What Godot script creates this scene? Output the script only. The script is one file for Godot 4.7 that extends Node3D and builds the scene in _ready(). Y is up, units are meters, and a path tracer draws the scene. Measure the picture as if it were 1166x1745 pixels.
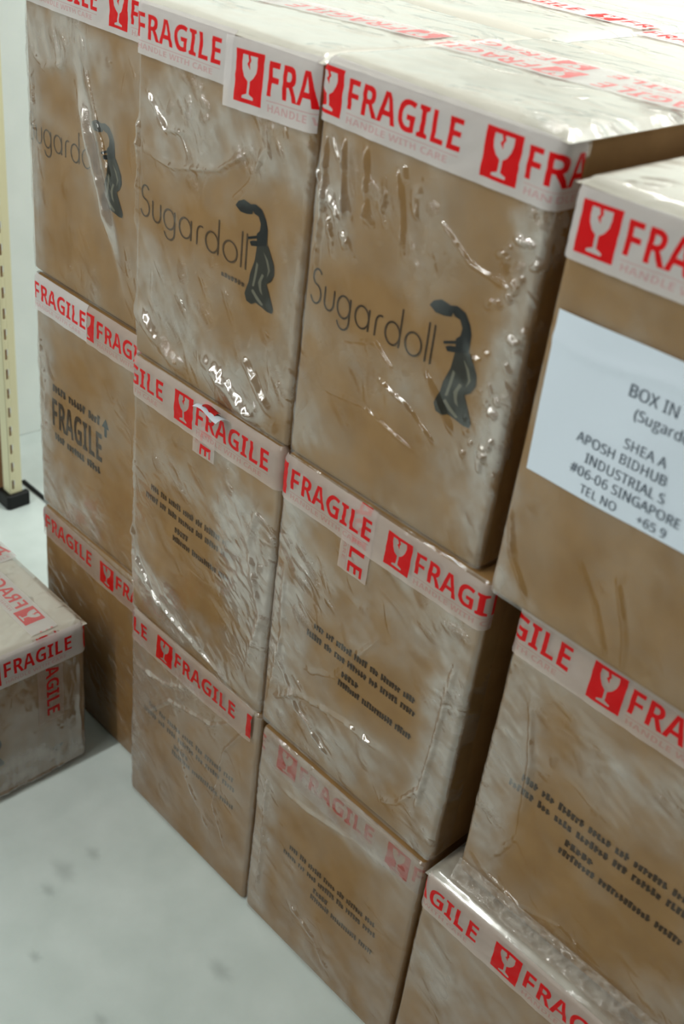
extends Node3D
# A stack of film-wrapped cartons in a store room. One unit = one metre, y up.
# x runs along the front of the stack (to the right), z comes out of it.

const EXPOSURE := 0.515
const LAMP := 2.4
const GAP := 0.0018

var M := {}
var names := {}
var n_fold := FastNoiseLite.new()
var n_patch := FastNoiseLite.new()
var n_fine := FastNoiseLite.new()
var glyphs := RandomNumberGenerator.new()


func _ready() -> void:
	# ---------------------------------------------------------------- camera
	var cam := Camera3D.new()
	cam.name = "camera"
	var look := CameraAttributesPhysical.new()
	look.frustum_focal_length = 38.711
	look.frustum_focus_distance = 1.75
	look.frustum_near = 0.05
	look.frustum_far = 50.0
	look.exposure_aperture = 4.0
	cam.attributes = look
	cam.near = 0.05
	cam.far = 50.0
	cam.fov = 48.654
	var right := Vector3(0.68565034, 0.11022531, -0.71953735)
	var upv := Vector3(-0.45619497, 0.8353404, -0.30674513)
	cam.transform = Transform3D(Basis(right, upv, right.cross(upv)).orthonormalized(), Vector3(0, 1.75, 0))
	add_child(cam)
	cam.current = true

	# ------------------------------------------------- air, exposure and lamps
	var env := Environment.new()
	env.background_mode = Environment.BG_COLOR
	env.background_color = Color(0.02, 0.02, 0.02)
	env.tonemap_mode = Environment.TONE_MAPPER_LINEAR
	env.tonemap_exposure = EXPOSURE
	env.sdfgi_enabled = true
	env.ssao_enabled = true
	env.ssil_enabled = true
	var we := WorldEnvironment.new()
	we.name = "air"
	we.environment = env
	add_child(we)

	setup_noise()
	setup_materials()
	# two lines of tube fittings run away from the stack, two more fittings hang behind it
	var far := ["nearest the stack", "second from the stack", "third from the stack", "fourth from the stack", "farthest from the stack"]
	for k in 5:
		ceiling_light(Vector3(-1.5, 3.0, 0.65 + 1.27 * k), [2.3, 1.4, 1.1, 1.1, 1.1][k], 0.05, "white tube light in the left line, " + far[k], PI / 2)
	for k in range(1, 5):
		ceiling_light(Vector3(-0.75, 3.0, 0.35 + 1.27 * k), [0, 0.5, 0.7, 0.9, 0.9][k], 0.04, "white tube light in the right line, " + far[k], PI / 2)
	ceiling_light(Vector3(-0.95, 3.0, -1.95), 3.2, 0.06, "white tube light on the ceiling straight behind the stack")
	ceiling_light(Vector3(-0.5, 3.0, -2.75), 2.5, 0.06, "white tube light on the ceiling nearest the back wall")

	room()
	rack()
	stack()


# ====================================================================== naming
func numbered(called: String) -> String:
	var k: int = names.get(called, 0)
	names[called] = k + 1
	return called if k == 0 else "%s_%03d" % [called, k]


func thing(called: String, label: String, category: String, at: Vector3, turn := 0.0, group := "") -> Node3D:
	var o := Node3D.new()
	o.name = numbered(called)
	add_child(o)
	o.position = at
	o.rotation.y = turn
	tag(o, label, category, group)
	return o


func tag(o: Node, label: String, category: String, group := "") -> void:
	o.set_meta("label", label)
	o.set_meta("category", category)
	if group != "":
		o.set_meta("group", group)


func part(called: String, mesh: Mesh, mat: Material, parent: Node, label := "") -> MeshInstance3D:
	var o := MeshInstance3D.new()
	o.name = called
	o.mesh = mesh
	if mat:
		o.material_override = mat
	if label != "":
		o.set_meta("label", label)
	parent.add_child(o, true)
	return o


func struct(called: String, mesh: Mesh, mat: Material) -> MeshInstance3D:
	var o := part(called, mesh, mat, self)
	o.set_meta("kind", "structure")
	return o


# ==================================================================== materials
func setup_noise() -> void:
	glyphs.seed = 11
	n_fold.seed = 3
	n_fold.noise_type = FastNoiseLite.TYPE_SIMPLEX_SMOOTH
	n_fold.frequency = 1.0
	n_fold.fractal_type = FastNoiseLite.FRACTAL_RIDGED
	n_fold.fractal_octaves = 3
	n_patch.seed = 8
	n_patch.noise_type = FastNoiseLite.TYPE_SIMPLEX_SMOOTH
	n_patch.frequency = 1.0
	n_patch.fractal_octaves = 3
	n_fine.seed = 21
	n_fine.noise_type = FastNoiseLite.TYPE_SIMPLEX_SMOOTH
	n_fine.frequency = 1.0
	n_fine.fractal_octaves = 2


func mat(c: Color, rough: float, spec := 0.5) -> StandardMaterial3D:
	var m := StandardMaterial3D.new()
	m.albedo_color = c
	m.roughness = rough
	m.metallic_specular = spec
	return m


func speckle(dark: Color, light: Color, seed_: int, freq: float, octaves: int, size := 512) -> NoiseTexture2D:
	var t := NoiseTexture2D.new()
	t.width = size
	t.height = size
	t.seamless = true
	var n := FastNoiseLite.new()
	n.seed = seed_
	n.frequency = freq
	n.fractal_octaves = octaves
	t.noise = n
	var g := Gradient.new()
	g.set_color(0, dark)
	g.set_color(1, light)
	t.color_ramp = g
	return t


const CREASE_M := 0.45   # the crease relief repeats every so many metres


func crease_texture() -> ImageTexture:
	"""Relief of stretch film: bundles of sharp little folds, mostly along one direction. White is high."""
	var S := 1024
	var H := PackedFloat32Array()
	H.resize(S * S)
	var rng := RandomNumberGenerator.new()
	rng.seed = 5
	for bundle in 30:
		var cx := rng.randf() * S
		var cy := rng.randf() * S
		var dir := rng.randfn(0.0, 0.45)
		var spread := rng.randf_range(25.0, 90.0)
		for k in rng.randi_range(2, 8):
			var p := Vector2(cx + rng.randfn(0, spread), cy + rng.randfn(0, spread * 0.5))
			var a := dir + rng.randfn(0.0, 0.25)
			var bend := rng.randfn(0.0, 0.004)
			var length := int(rng.randf_range(30.0, 190.0))
			var w := rng.randf_range(3.5, 14.0)
			var amp := rng.randf_range(0.12, 0.75) * w / 14.0
			var reach := int(w * 4.0)
			for s in range(0, length):
				p += Vector2(cos(a), sin(a))
				a += bend + rng.randfn(0.0, 0.02)
				var fade := sin(PI * s / float(length))
				for j in range(-reach, reach + 1):
					var q := p + Vector2(-sin(a), cos(a)) * j
					var at := posmod(int(q.y), S) * S + posmod(int(q.x), S)
					H[at] = maxf(H[at], amp * fade * exp(-0.5 * (j / w) * (j / w)))
	# soften a little so that the folds have rounded tops
	for pass_ in 2:
		var T := H.duplicate()
		for y in S:
			var up := posmod(y - 1, S) * S
			var dn := posmod(y + 1, S) * S
			var row := y * S
			for x in S:
				var l := posmod(x - 1, S)
				var r := posmod(x + 1, S)
				H[row + x] = T[row + x] * 0.4 + (T[row + l] + T[row + r] + T[up + x] + T[dn + x]) * 0.15
	var im := Image.create_from_data(S, S, false, Image.FORMAT_RF, H.to_byte_array())
	return ImageTexture.create_from_image(im)


func setup_materials() -> void:
	# kraft board: brown with faint fibre mottling
	var k := mat(Color(1, 1, 1), 0.75, 0.3)
	k.albedo_texture = speckle(Color(0.525, 0.393, 0.24), Color(0.585, 0.445, 0.28), 5, 0.012, 5)
	k.uv1_triplanar = true
	k.uv1_scale = Vector3(2.2, 2.2, 2.2)
	M.kraft = k
	M.ink = mat(Color(0.23, 0.155, 0.075), 0.7, 0.3)
	M.ink_thin = mat(Color(0.30, 0.215, 0.125), 0.7, 0.3)
	M.ink_black = mat(Color(0.035, 0.025, 0.02), 0.6, 0.3)
	M.ink_grey = mat(Color(0.16, 0.145, 0.11), 0.6, 0.3)
	M.ink_pale = mat(Color(0.40, 0.38, 0.32), 0.6, 0.3)
	M.sheet = mat(Color(0.86, 0.89, 0.94), 0.6, 0.4)
	M.sheet_ink = mat(Color(0.34, 0.37, 0.42), 0.7, 0.2)

	# stretch film: the clear, glossy skin ...
	var f := mat(Color(1, 1, 1, 0.04), 0.12, 0.5)
	f.transparency = BaseMaterial3D.TRANSPARENCY_ALPHA
	f.cull_mode = BaseMaterial3D.CULL_DISABLED
	var creases := crease_texture()
	f.heightmap_enabled = true
	f.heightmap_texture = creases
	f.heightmap_scale = 0.9
	M.film = f
	# several tight layers of it on the fronts shine more than one sheet does
	var many := mat(Color(1, 1, 1, 0.20), 0.13, 0.5)
	var blank := Image.create(4, 4, false, Image.FORMAT_RGBA8)
	blank.fill(Color.WHITE)
	many.albedo_texture = ImageTexture.create_from_image(blank)
	many.metallic = 1.0
	many.vertex_color_use_as_albedo = true
	many.transparency = BaseMaterial3D.TRANSPARENCY_ALPHA
	many.cull_mode = BaseMaterial3D.CULL_DISABLED
	many.heightmap_enabled = true
	many.heightmap_texture = creases
	many.heightmap_scale = 0.9
	M.layers = many
	var taut: StandardMaterial3D = many.duplicate()
	taut.albedo_color = Color(1, 1, 1, 0.11)
	taut.heightmap_scale = 0.35
	M.taut = taut
	var snug: StandardMaterial3D = many.duplicate()
	snug.albedo_color = Color(1, 1, 1, 0.17)
	snug.heightmap_scale = 0.6
	M.snug = snug
	# ... and its milkiness where several layers lie loose on each other (alpha per vertex)
	var h := mat(Color(0.83, 0.775, 0.735, 1.0), 0.42, 0.5)
	h.transparency = BaseMaterial3D.TRANSPARENCY_ALPHA
	h.cull_mode = BaseMaterial3D.CULL_DISABLED
	h.vertex_color_use_as_albedo = true
	h.heightmap_enabled = true
	h.heightmap_texture = creases
	h.heightmap_scale = 0.3
	M.haze = h
	var ht: StandardMaterial3D = h.duplicate()
	ht.albedo_color = Color(0.89, 0.865, 0.815)
	M.haze_top = ht

	var texs := {"tape_clear": tape_texture(), "tape_mid": tape_texture(0.0, 0.44), "tape_low": tape_texture(0.0, 0.34), "tape_faint": tape_texture(0.45, 0.4), "tape_top": tape_texture(0.62)}
	for v in [["tape_clear", Color(0.96, 0.93, 0.93, 1.0)], ["tape_mid", Color(0.92, 0.84, 0.81, 1.0)], ["tape_low", Color(0.88, 0.79, 0.76, 0.9)], ["tape_faint", Color(0.86, 0.80, 0.78, 0.55)], ["tape_top", Color(0.97, 0.95, 0.94, 0.9), 0.14]]:
		var t := mat(v[1], v[2] if v.size() > 2 else 0.32, 0.28)
		t.albedo_texture = texs[v[0]]
		t.transparency = BaseMaterial3D.TRANSPARENCY_ALPHA
		t.cull_mode = BaseMaterial3D.CULL_DISABLED
		M[v[0]] = t

	var fl := mat(Color(1, 1, 1), 0.34, 0.45)
	fl.albedo_texture = speckle(Color(0.805, 0.845, 0.835), Color(0.865, 0.90, 0.893), 77, 0.008, 5, 1024)
	fl.uv1_triplanar = true
	fl.uv1_world_triplanar = true
	fl.uv1_scale = Vector3(0.8, 0.8, 0.8)
	M.floor = fl
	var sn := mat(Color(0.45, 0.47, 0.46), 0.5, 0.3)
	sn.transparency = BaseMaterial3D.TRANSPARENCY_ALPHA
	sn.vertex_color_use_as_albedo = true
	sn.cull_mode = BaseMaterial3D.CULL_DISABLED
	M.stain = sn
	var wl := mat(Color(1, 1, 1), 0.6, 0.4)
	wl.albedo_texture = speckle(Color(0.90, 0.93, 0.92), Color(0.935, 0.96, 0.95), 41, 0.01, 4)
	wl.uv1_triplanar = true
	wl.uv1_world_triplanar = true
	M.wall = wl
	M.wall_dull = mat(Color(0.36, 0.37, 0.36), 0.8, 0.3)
	M.ceiling = mat(Color(0.45, 0.45, 0.44), 0.8, 0.3)
	M.cream = mat(Color(0.86, 0.84, 0.70), 0.4, 0.5)
	M.black = mat(Color(0.035, 0.035, 0.035), 0.5, 0.4)
	var w := mat(Color(1, 1, 1), 0.6, 0.4)
	w.albedo_texture = speckle(Color(0.38, 0.25, 0.12), Color(0.50, 0.34, 0.18), 15, 0.03, 4)
	w.uv1_triplanar = true
	w.uv1_scale = Vector3(4, 0.6, 4)
	M.wood = w
	M.lamp_body = mat(Color(0.92, 0.92, 0.92), 0.5, 0.5)
	var g := mat(Color(0.95, 0.95, 0.95), 0.4, 0.5)
	g.emission_enabled = true
	g.emission = Color(1.0, 0.985, 0.95)
	g.emission_energy_multiplier = 1.5
	M.lamp_glow = g


# ------------------------------------------------------------ tape print (flat)
const TAPE_P := 0.25     # one repeat of the print, metres
const TAPE_W := 0.064    # tape width, metres


func text_triangles(s: String, bold: bool, mono := false) -> Array:
	"""Triangles (PackedVector2Array, y up) of a line of text, scaled so that a capital is 1 high, and its width."""
	var tm := TextMesh.new()
	var font := SystemFont.new()
	font.font_names = PackedStringArray(["Droid Sans Mono" if mono else "Droid Sans"])
	font.font_weight = 700 if bold else 400
	tm.font = font
	tm.text = s
	tm.font_size = 64
	tm.depth = 0.0
	tm.pixel_size = 0.01
	tm.curve_step = 1.0
	tm.horizontal_alignment = HORIZONTAL_ALIGNMENT_LEFT
	var a := tm.surface_get_arrays(0)
	var v: PackedVector3Array = a[Mesh.ARRAY_VERTEX]
	var idx = a[Mesh.ARRAY_INDEX]
	var out := PackedVector2Array()
	var lo := Vector2(1e9, 1e9)
	var hi := Vector2(-1e9, -1e9)
	var count: int = idx.size() if idx != null else v.size()
	for k in count:
		var p := v[idx[k]] if idx != null else v[k]
		var q := Vector2(p.x, p.y)
		out.append(q)
		lo = lo.min(q)
		hi = hi.max(q)
	var cap := 0.01 * 64 * 0.714
	var base := lo.y
	if s.contains("(") or s.contains("g") or s.contains("+") or s.contains("#"):
		base = (lo.y + hi.y) / 2.0 - cap / 2.0
	for k in out.size():
		out[k] = (out[k] - Vector2(lo.x, base)) / cap
	return [out, (hi.x - lo.x) / cap]


func fill_tri(im: Image, a: Vector2, b: Vector2, c: Vector2, col: Color) -> void:
	var y0 := int(floor(minf(a.y, minf(b.y, c.y))))
	var y1 := int(ceil(maxf(a.y, maxf(b.y, c.y))))
	for y in range(maxi(y0, 0), mini(y1 + 1, im.get_height())):
		var yc := y + 0.5
		var x0 := 1e9
		var x1 := -1e9
		for e in [[a, b], [b, c], [c, a]]:
			var p: Vector2 = e[0]
			var q: Vector2 = e[1]
			if (p.y <= yc) == (q.y <= yc):
				continue
			var x := p.x + (q.x - p.x) * (yc - p.y) / (q.y - p.y)
			x0 = minf(x0, x)
			x1 = maxf(x1, x)
		if x1 > x0:
			var i0 := int(round(x0))
			var i1 := int(round(x1))
			if i1 > i0:
				im.fill_rect(Rect2i(i0, y, i1 - i0, 1), col)


func fill_poly(im: Image, pts: PackedVector2Array, col: Color) -> void:
	var t := Geometry2D.triangulate_polygon(pts)
	for k in range(0, t.size(), 3):
		fill_tri(im, pts[t[k]], pts[t[k + 1]], pts[t[k + 2]], col)


func tape_texture(fade := 0.0, body := 0.62) -> ImageTexture:
	var W := 2048
	var H := 512
	var im := Image.create(W, H, false, Image.FORMAT_RGBA8)
	var clear := Color(0.94, 0.93, 0.93, body)
	var red := Color(0.86, 0.02, 0.06, 0.97).lerp(Color(0.93, 0.72, 0.71, 0.9), fade)
	var pink := Color(0.90, 0.75, 0.76, minf(body + 0.06, 0.9))
	im.fill(clear)
	var mm := W / (TAPE_P * 1000.0)      # pixels per millimetre along
	var mv := H / (TAPE_W * 1000.0)
	var sc := Vector2(mm, mv)
	# the warning symbol: a cracked wine glass left clear in a red block
	var x0 := 2.0
	var y0 := 7.5
	im.fill_rect(Rect2i(int(x0 * mm), int(y0 * mv), int(46 * mm), int(48 * mv)), red)
	var o := Vector2(x0 + 23, y0)
	var bowl := PackedVector2Array([Vector2(-12, 4), Vector2(-3.5, 4), Vector2(-1.5, 9), Vector2(-4, 12), Vector2(1.0, 17), Vector2(0.3, 11.5), Vector2(2.2, 8.5), Vector2(0.5, 4), Vector2(12, 4),
		Vector2(12.6, 11), Vector2(11, 18), Vector2(7, 24), Vector2(1.8, 27.5), Vector2(1.8, 39), Vector2(9, 41.5), Vector2(9, 44), Vector2(-9, 44), Vector2(-9, 41.5), Vector2(-1.8, 39), Vector2(-1.8, 27.5), Vector2(-7, 24), Vector2(-11, 18), Vector2(-12.6, 11)])
	for k in bowl.size():
		bowl[k] = (bowl[k] + o) * sc
	fill_poly(im, bowl, clear)
	# the word
	var t := text_triangles("FRAGILE", true)
	var tri: PackedVector2Array = t[0]
	var wide: float = 166.0 / t[1]
	for k in range(0, tri.size(), 3):
		var q := []
		for j in 3:
			q.append(Vector2(56.0 + tri[k + j].x * wide, 42.5 - tri[k + j].y * 31.0) * sc)
		fill_tri(im, q[0], q[1], q[2], red)
	im.fill_rect(Rect2i(int(56 * mm), int(46.5 * mv), int(166 * mm), int(1.0 * mv)), pink)
	t = text_triangles("HANDLE WITH CARE", true)
	tri = t[0]
	wide = 150.0 / t[1]
	for k in range(0, tri.size(), 3):
		var q := []
		for j in 3:
			q.append(Vector2(58.0 + tri[k + j].x * wide, 57.0 - tri[k + j].y * 7.0) * sc)
		fill_tri(im, q[0], q[1], q[2], pink)
	im.resize(1024, 256, Image.INTERPOLATE_LANCZOS)
	return ImageTexture.create_from_image(im)


# ==================================================================== mesh tools
func grid_mesh(nu: int, nv: int, P: PackedVector3Array, UV: PackedVector2Array, C := PackedColorArray(), mats := [], C0 := PackedColorArray()) -> ArrayMesh:
	"""A sheet of nu x nv points with smooth normals; one surface for each material."""
	var N := PackedVector3Array()
	N.resize(P.size())
	for j in nv:
		for i in nu:
			var k := j * nu + i
			var du := P[j * nu + mini(i + 1, nu - 1)] - P[j * nu + maxi(i - 1, 0)]
			var dv := P[mini(j + 1, nv - 1) * nu + i] - P[maxi(j - 1, 0) * nu + i]
			N[k] = du.cross(dv).normalized()
	var I := PackedInt32Array()
	I.resize((nu - 1) * (nv - 1) * 6)
	var c := 0
	for j in nv - 1:
		for i in nu - 1:
			var k := j * nu + i
			I[c] = k; I[c + 1] = k + nu; I[c + 2] = k + 1
			I[c + 3] = k + 1; I[c + 4] = k + nu; I[c + 5] = k + nu + 1
			c += 6
	var a := []
	a.resize(Mesh.ARRAY_MAX)
	a[Mesh.ARRAY_VERTEX] = P
	a[Mesh.ARRAY_NORMAL] = N
	a[Mesh.ARRAY_TEX_UV] = UV
	a[Mesh.ARRAY_INDEX] = I
	if C.size():
		a[Mesh.ARRAY_COLOR] = C
	var m := ArrayMesh.new()
	for s in maxi(1, mats.size()):
		if s == 0 and C0.size():
			a[Mesh.ARRAY_COLOR] = C0
		if s == 1:
			a[Mesh.ARRAY_COLOR] = C      # the milky layer lies a hair under the glossy skin
			var Q := P.duplicate()
			for k in Q.size():
				Q[k] -= N[k] * 0.0008
			a[Mesh.ARRAY_VERTEX] = Q
		m.add_surface_from_arrays(Mesh.PRIMITIVE_TRIANGLES, a)
		if mats.size():
			m.surface_set_material(s, mats[s])
	return m


func slab(size: Vector3, bevel := 0.004) -> ArrayMesh:
	"""A box with chamfered edges, centred on its base."""
	var st := SurfaceTool.new()
	st.begin(Mesh.PRIMITIVE_TRIANGLES)
	slab_in(st, Vector3(0, size.y / 2, 0), size, bevel)
	st.generate_normals()
	return st.commit()


func slab_in(st: SurfaceTool, c: Vector3, size: Vector3, bevel := 0.003) -> void:
	var h := size / 2.0
	var b := minf(bevel, minf(h.x, minf(h.y, h.z)) * 0.8)
	var pts := {}
	st.set_smooth_group(-1)
	for ax in 3:
		for s in [-1.0, 1.0]:
			var q := []
			for d in [[-1.0, -1.0], [1.0, -1.0], [1.0, 1.0], [-1.0, 1.0]]:
				var v := Vector3()
				v[ax] = h[ax] * s
				v[(ax + 1) % 3] = (h[(ax + 1) % 3] - b) * d[0]
				v[(ax + 2) % 3] = (h[(ax + 2) % 3] - b) * d[1]
				q.append(v)
			face(st, c, q)
	for ax in 3:
		var u := (ax + 1) % 3
		var w := (ax + 2) % 3
		for su in [-1.0, 1.0]:
			for sw in [-1.0, 1.0]:
				var q := []
				for d in [[-1.0, 0], [1.0, 0], [1.0, 1], [-1.0, 1]]:
					var v := Vector3()
					v[ax] = (h[ax] - b) * d[0]
					v[u] = (h[u] - (b if d[1] == 1 else 0.0)) * su
					v[w] = (h[w] - (b if d[1] == 0 else 0.0)) * sw
					q.append(v)
				face(st, c, q)
	for sx in [-1.0, 1.0]:
		for sy in [-1.0, 1.0]:
			for sz in [-1.0, 1.0]:
				face(st, c, [Vector3(h.x * sx, (h.y - b) * sy, (h.z - b) * sz), Vector3((h.x - b) * sx, h.y * sy, (h.z - b) * sz), Vector3((h.x - b) * sx, (h.y - b) * sy, h.z * sz)])


func face(st: SurfaceTool, c: Vector3, q: Array) -> void:
	"""A convex face of a shape round c, wound clockwise as seen from outside."""
	var mid := Vector3()
	for v in q:
		mid += v
	var n: Vector3 = (q[1] - q[0]).cross(q[2] - q[0])
	if n.dot(mid) > 0.0:
		q.reverse()
	for k in range(1, q.size() - 1):
		for v in [q[0], q[k], q[k + 1]]:
			st.add_vertex(c + v)


# ========================================================================= room
func plain_box(size: Vector3, at: Vector3) -> ArrayMesh:
	var st := SurfaceTool.new()
	st.begin(Mesh.PRIMITIVE_TRIANGLES)
	slab_in(st, at, size, 0.002)
	st.generate_normals()
	return st.commit()


func room() -> void:
	var x0 := -2.7
	var x1 := 4.4
	var z0 := -3.4
	var z1 := 7.0
	var cx := (x0 + x1) / 2
	var cz := (z0 + z1) / 2
	var fl := struct("floor", plain_box(Vector3(x1 - x0 + 0.4, 0.2, z1 - z0 + 0.4), Vector3(cx, -0.1, cz)), M.floor)
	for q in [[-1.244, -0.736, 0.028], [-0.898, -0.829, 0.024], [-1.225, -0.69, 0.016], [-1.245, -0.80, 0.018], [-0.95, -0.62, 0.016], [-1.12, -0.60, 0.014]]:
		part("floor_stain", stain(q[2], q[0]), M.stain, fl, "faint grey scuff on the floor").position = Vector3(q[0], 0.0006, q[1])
	struct("ceiling", plain_box(Vector3(x1 - x0 + 0.4, 0.2, z1 - z0 + 0.4), Vector3(cx, 3.1, cz)), M.ceiling)
	struct("wall_left", plain_box(Vector3(0.2, 3.0, z1 - z0 + 0.4), Vector3(x0 - 0.1, 1.5, cz)), M.wall)
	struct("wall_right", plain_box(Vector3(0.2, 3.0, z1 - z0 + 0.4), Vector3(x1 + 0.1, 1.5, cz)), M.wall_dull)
	struct("wall_back", plain_box(Vector3(x1 - x0, 3.0, 0.2), Vector3(cx, 1.5, z0 - 0.1)), M.wall)
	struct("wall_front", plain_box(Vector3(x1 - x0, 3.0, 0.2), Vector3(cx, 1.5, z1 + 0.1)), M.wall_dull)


func stain(r: float, seed_: float) -> ArrayMesh:
	var nu := 25
	var nv := 7
	var P := PackedVector3Array()
	var UV := PackedVector2Array()
	var C := PackedColorArray()
	for j in nv:
		for i in nu:
			var a := TAU * i / float(nu - 1)
			var k := j / float(nv - 1)
			var rr := r * k * (1.0 + 0.35 * n_fine.get_noise_3d(cos(a) * 1.2, sin(a) * 1.2, seed_ * 9.0))
			P.append(Vector3(cos(a) * rr * 1.5, 0, sin(a) * rr))
			UV.append(Vector2(k, 0))
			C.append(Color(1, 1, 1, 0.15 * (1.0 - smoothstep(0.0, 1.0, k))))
	return grid_mesh(nu, nv, P, UV, C)


func ceiling_light(at: Vector3, power: float, wide: float, label: String, turn := 0.0) -> void:
	var t := thing("ceiling_light", label, "ceiling light", at, turn)
	var st := SurfaceTool.new()
	st.begin(Mesh.PRIMITIVE_TRIANGLES)
	slab_in(st, Vector3(0, -0.025, 0), Vector3(1.26, 0.05, 0.2), 0.006)
	st.generate_normals()
	part("housing", st.commit(), M.lamp_body, t)
	st = SurfaceTool.new()
	st.begin(Mesh.PRIMITIVE_TRIANGLES)
	slab_in(st, Vector3(0, -0.06, 0), Vector3(1.2, 0.02, wide), 0.005)
	st.generate_normals()
	part("diffuser", st.commit(), M.lamp_glow, t, "glowing white diffuser")
	var l := AreaLight3D.new()
	l.name = "tube_glow"
	l.area_size = Vector2(1.2, wide)
	l.light_energy = LAMP * power
	l.light_color = Color(0.985, 1.0, 0.975)
	l.area_range = 12.0
	l.shadow_enabled = true
	l.position = Vector3(0, -0.075, 0)
	l.rotation.x = -PI / 2
	t.add_child(l)


# ========================================================================= rack
func rack() -> void:
	var t := thing("shelf_post", "cream slotted steel shelf post in a black foot, beside the white wall", "shelf post", Vector3(-2.37, 0, -1.275))
	# an angle section: one flange faces out (+z), the slotted one faces along the stack (+x)
	var H := 2.2
	var st := SurfaceTool.new()
	st.begin(Mesh.PRIMITIVE_TRIANGLES)
	slab_in(st, Vector3(-0.0175, 0.03 + H / 2, -0.001), Vector3(0.035, H, 0.002), 0.0006)
	var w := 0.036
	# slotted flange: strips left and right of the slots, bridges between them
	var a := 0.007
	var b := 0.016
	slab_in(st, Vector3(-0.001, 0.03 + H / 2, -a / 2), Vector3(0.002, H, a), 0.0006)
	slab_in(st, Vector3(-0.001, 0.03 + H / 2, -(b + w) / 2), Vector3(0.002, H, w - b), 0.0006)
	var y := 0.03
	while y < H:
		slab_in(st, Vector3(-0.001, y + 0.013, -(a + b) / 2), Vector3(0.002, 0.026, b - a), 0.0004)
		slab_in(st, Vector3(-0.001, y + 0.032, -b + 0.0015), Vector3(0.002, 0.012, 0.003), 0.0004)
		y += 0.055
	st.generate_normals()
	part("slotted_upright", st.commit(), M.cream, t)
	st = SurfaceTool.new()
	st.begin(Mesh.PRIMITIVE_TRIANGLES)
	slab_in(st, Vector3(-0.02, 0.022, 0.004), Vector3(0.056, 0.044, 0.02), 0.003)
	slab_in(st, Vector3(0.002, 0.022, -0.022), Vector3(0.018, 0.044, 0.062), 0.003)
	slab_in(st, Vector3(-0.016, 0.008, -0.02), Vector3(0.044, 0.016, 0.05), 0.003)
	st.generate_normals()
	part("foot", st.commit(), M.black, t, "black plastic foot")

	var p := thing("wooden_board", "brown wooden board standing upright behind the slotted shelf post", "board", Vector3(-2.55, 0, -1.30))
	part("panel", slab(Vector3(0.27, 1.6, 0.018), 0.003), M.wood, p)
	part("edge_strip", plain_box(Vector3(0.006, 1.6, 0.02), Vector3(0.138, 0.8, 0)), M.wood, p)

	var c := thing("strap", "thin black strap lying on the floor beside the post's foot", "strap", Vector3(-2.1, 0, -1.37))
	st = SurfaceTool.new()
	st.begin(Mesh.PRIMITIVE_TRIANGLES)
	slab_in(st, Vector3(0, 0.004, 0), Vector3(0.74, 0.008, 0.012), 0.002)
	st.generate_normals()
	part("band", st.commit(), M.black, c)


# ================================================================ carton surface
func carton(w: float, h: float, d: float, bulge := 0.004) -> Dictionary:
	return {"w": w, "h": h, "d": d, "r": 0.010, "b": bulge}


func swell(c: Dictionary, x: float, y: float) -> float:
	var a: float = c.w / 2 - c.r
	if absf(x) >= a or y <= 0.0 or y >= c.h:
		return 0.0
	return c.b * cos(PI * x / (2 * a)) * sin(PI * y / c.h)


func skin(c: Dictionary, x: float, y: float, off: float) -> Vector3:
	"""The point of the carton's skin that is x along its front (past +-w/2 it turns the corner) and y up it (past h it turns over the top), off out of it."""
	var r: float = c.r
	var inset := 0.0
	var yy := y
	if y > c.h - r:
		var phi := minf((y - (c.h - r)) / r, PI / 2)
		yy = c.h - r + (r + off) * sin(phi)
		inset = (r + off) * (1.0 - cos(phi)) + maxf(0.0, (y - (c.h - r)) - r * PI / 2)
	var a: float = c.w / 2 - r
	var o := off - inset
	var s := signf(x)
	var ax := absf(x)
	if ax <= a:
		return Vector3(x, yy, c.d / 2 + o + swell(c, x, y))
	var th := minf((ax - a) / r, PI / 2)
	var rest := maxf(0.0, ax - a - r * PI / 2)
	o = inset_keep(o, off, th)
	return Vector3(s * (a + (r + o) * sin(th)), yy, c.d / 2 - r + (r + o) * cos(th) - rest)


func inset_keep(o: float, off: float, th: float) -> float:
	"""Film and tape cling closer where they turn a corner."""
	return o - maxf(off, 0.0) * 0.8 * th / (PI / 2)


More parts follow.
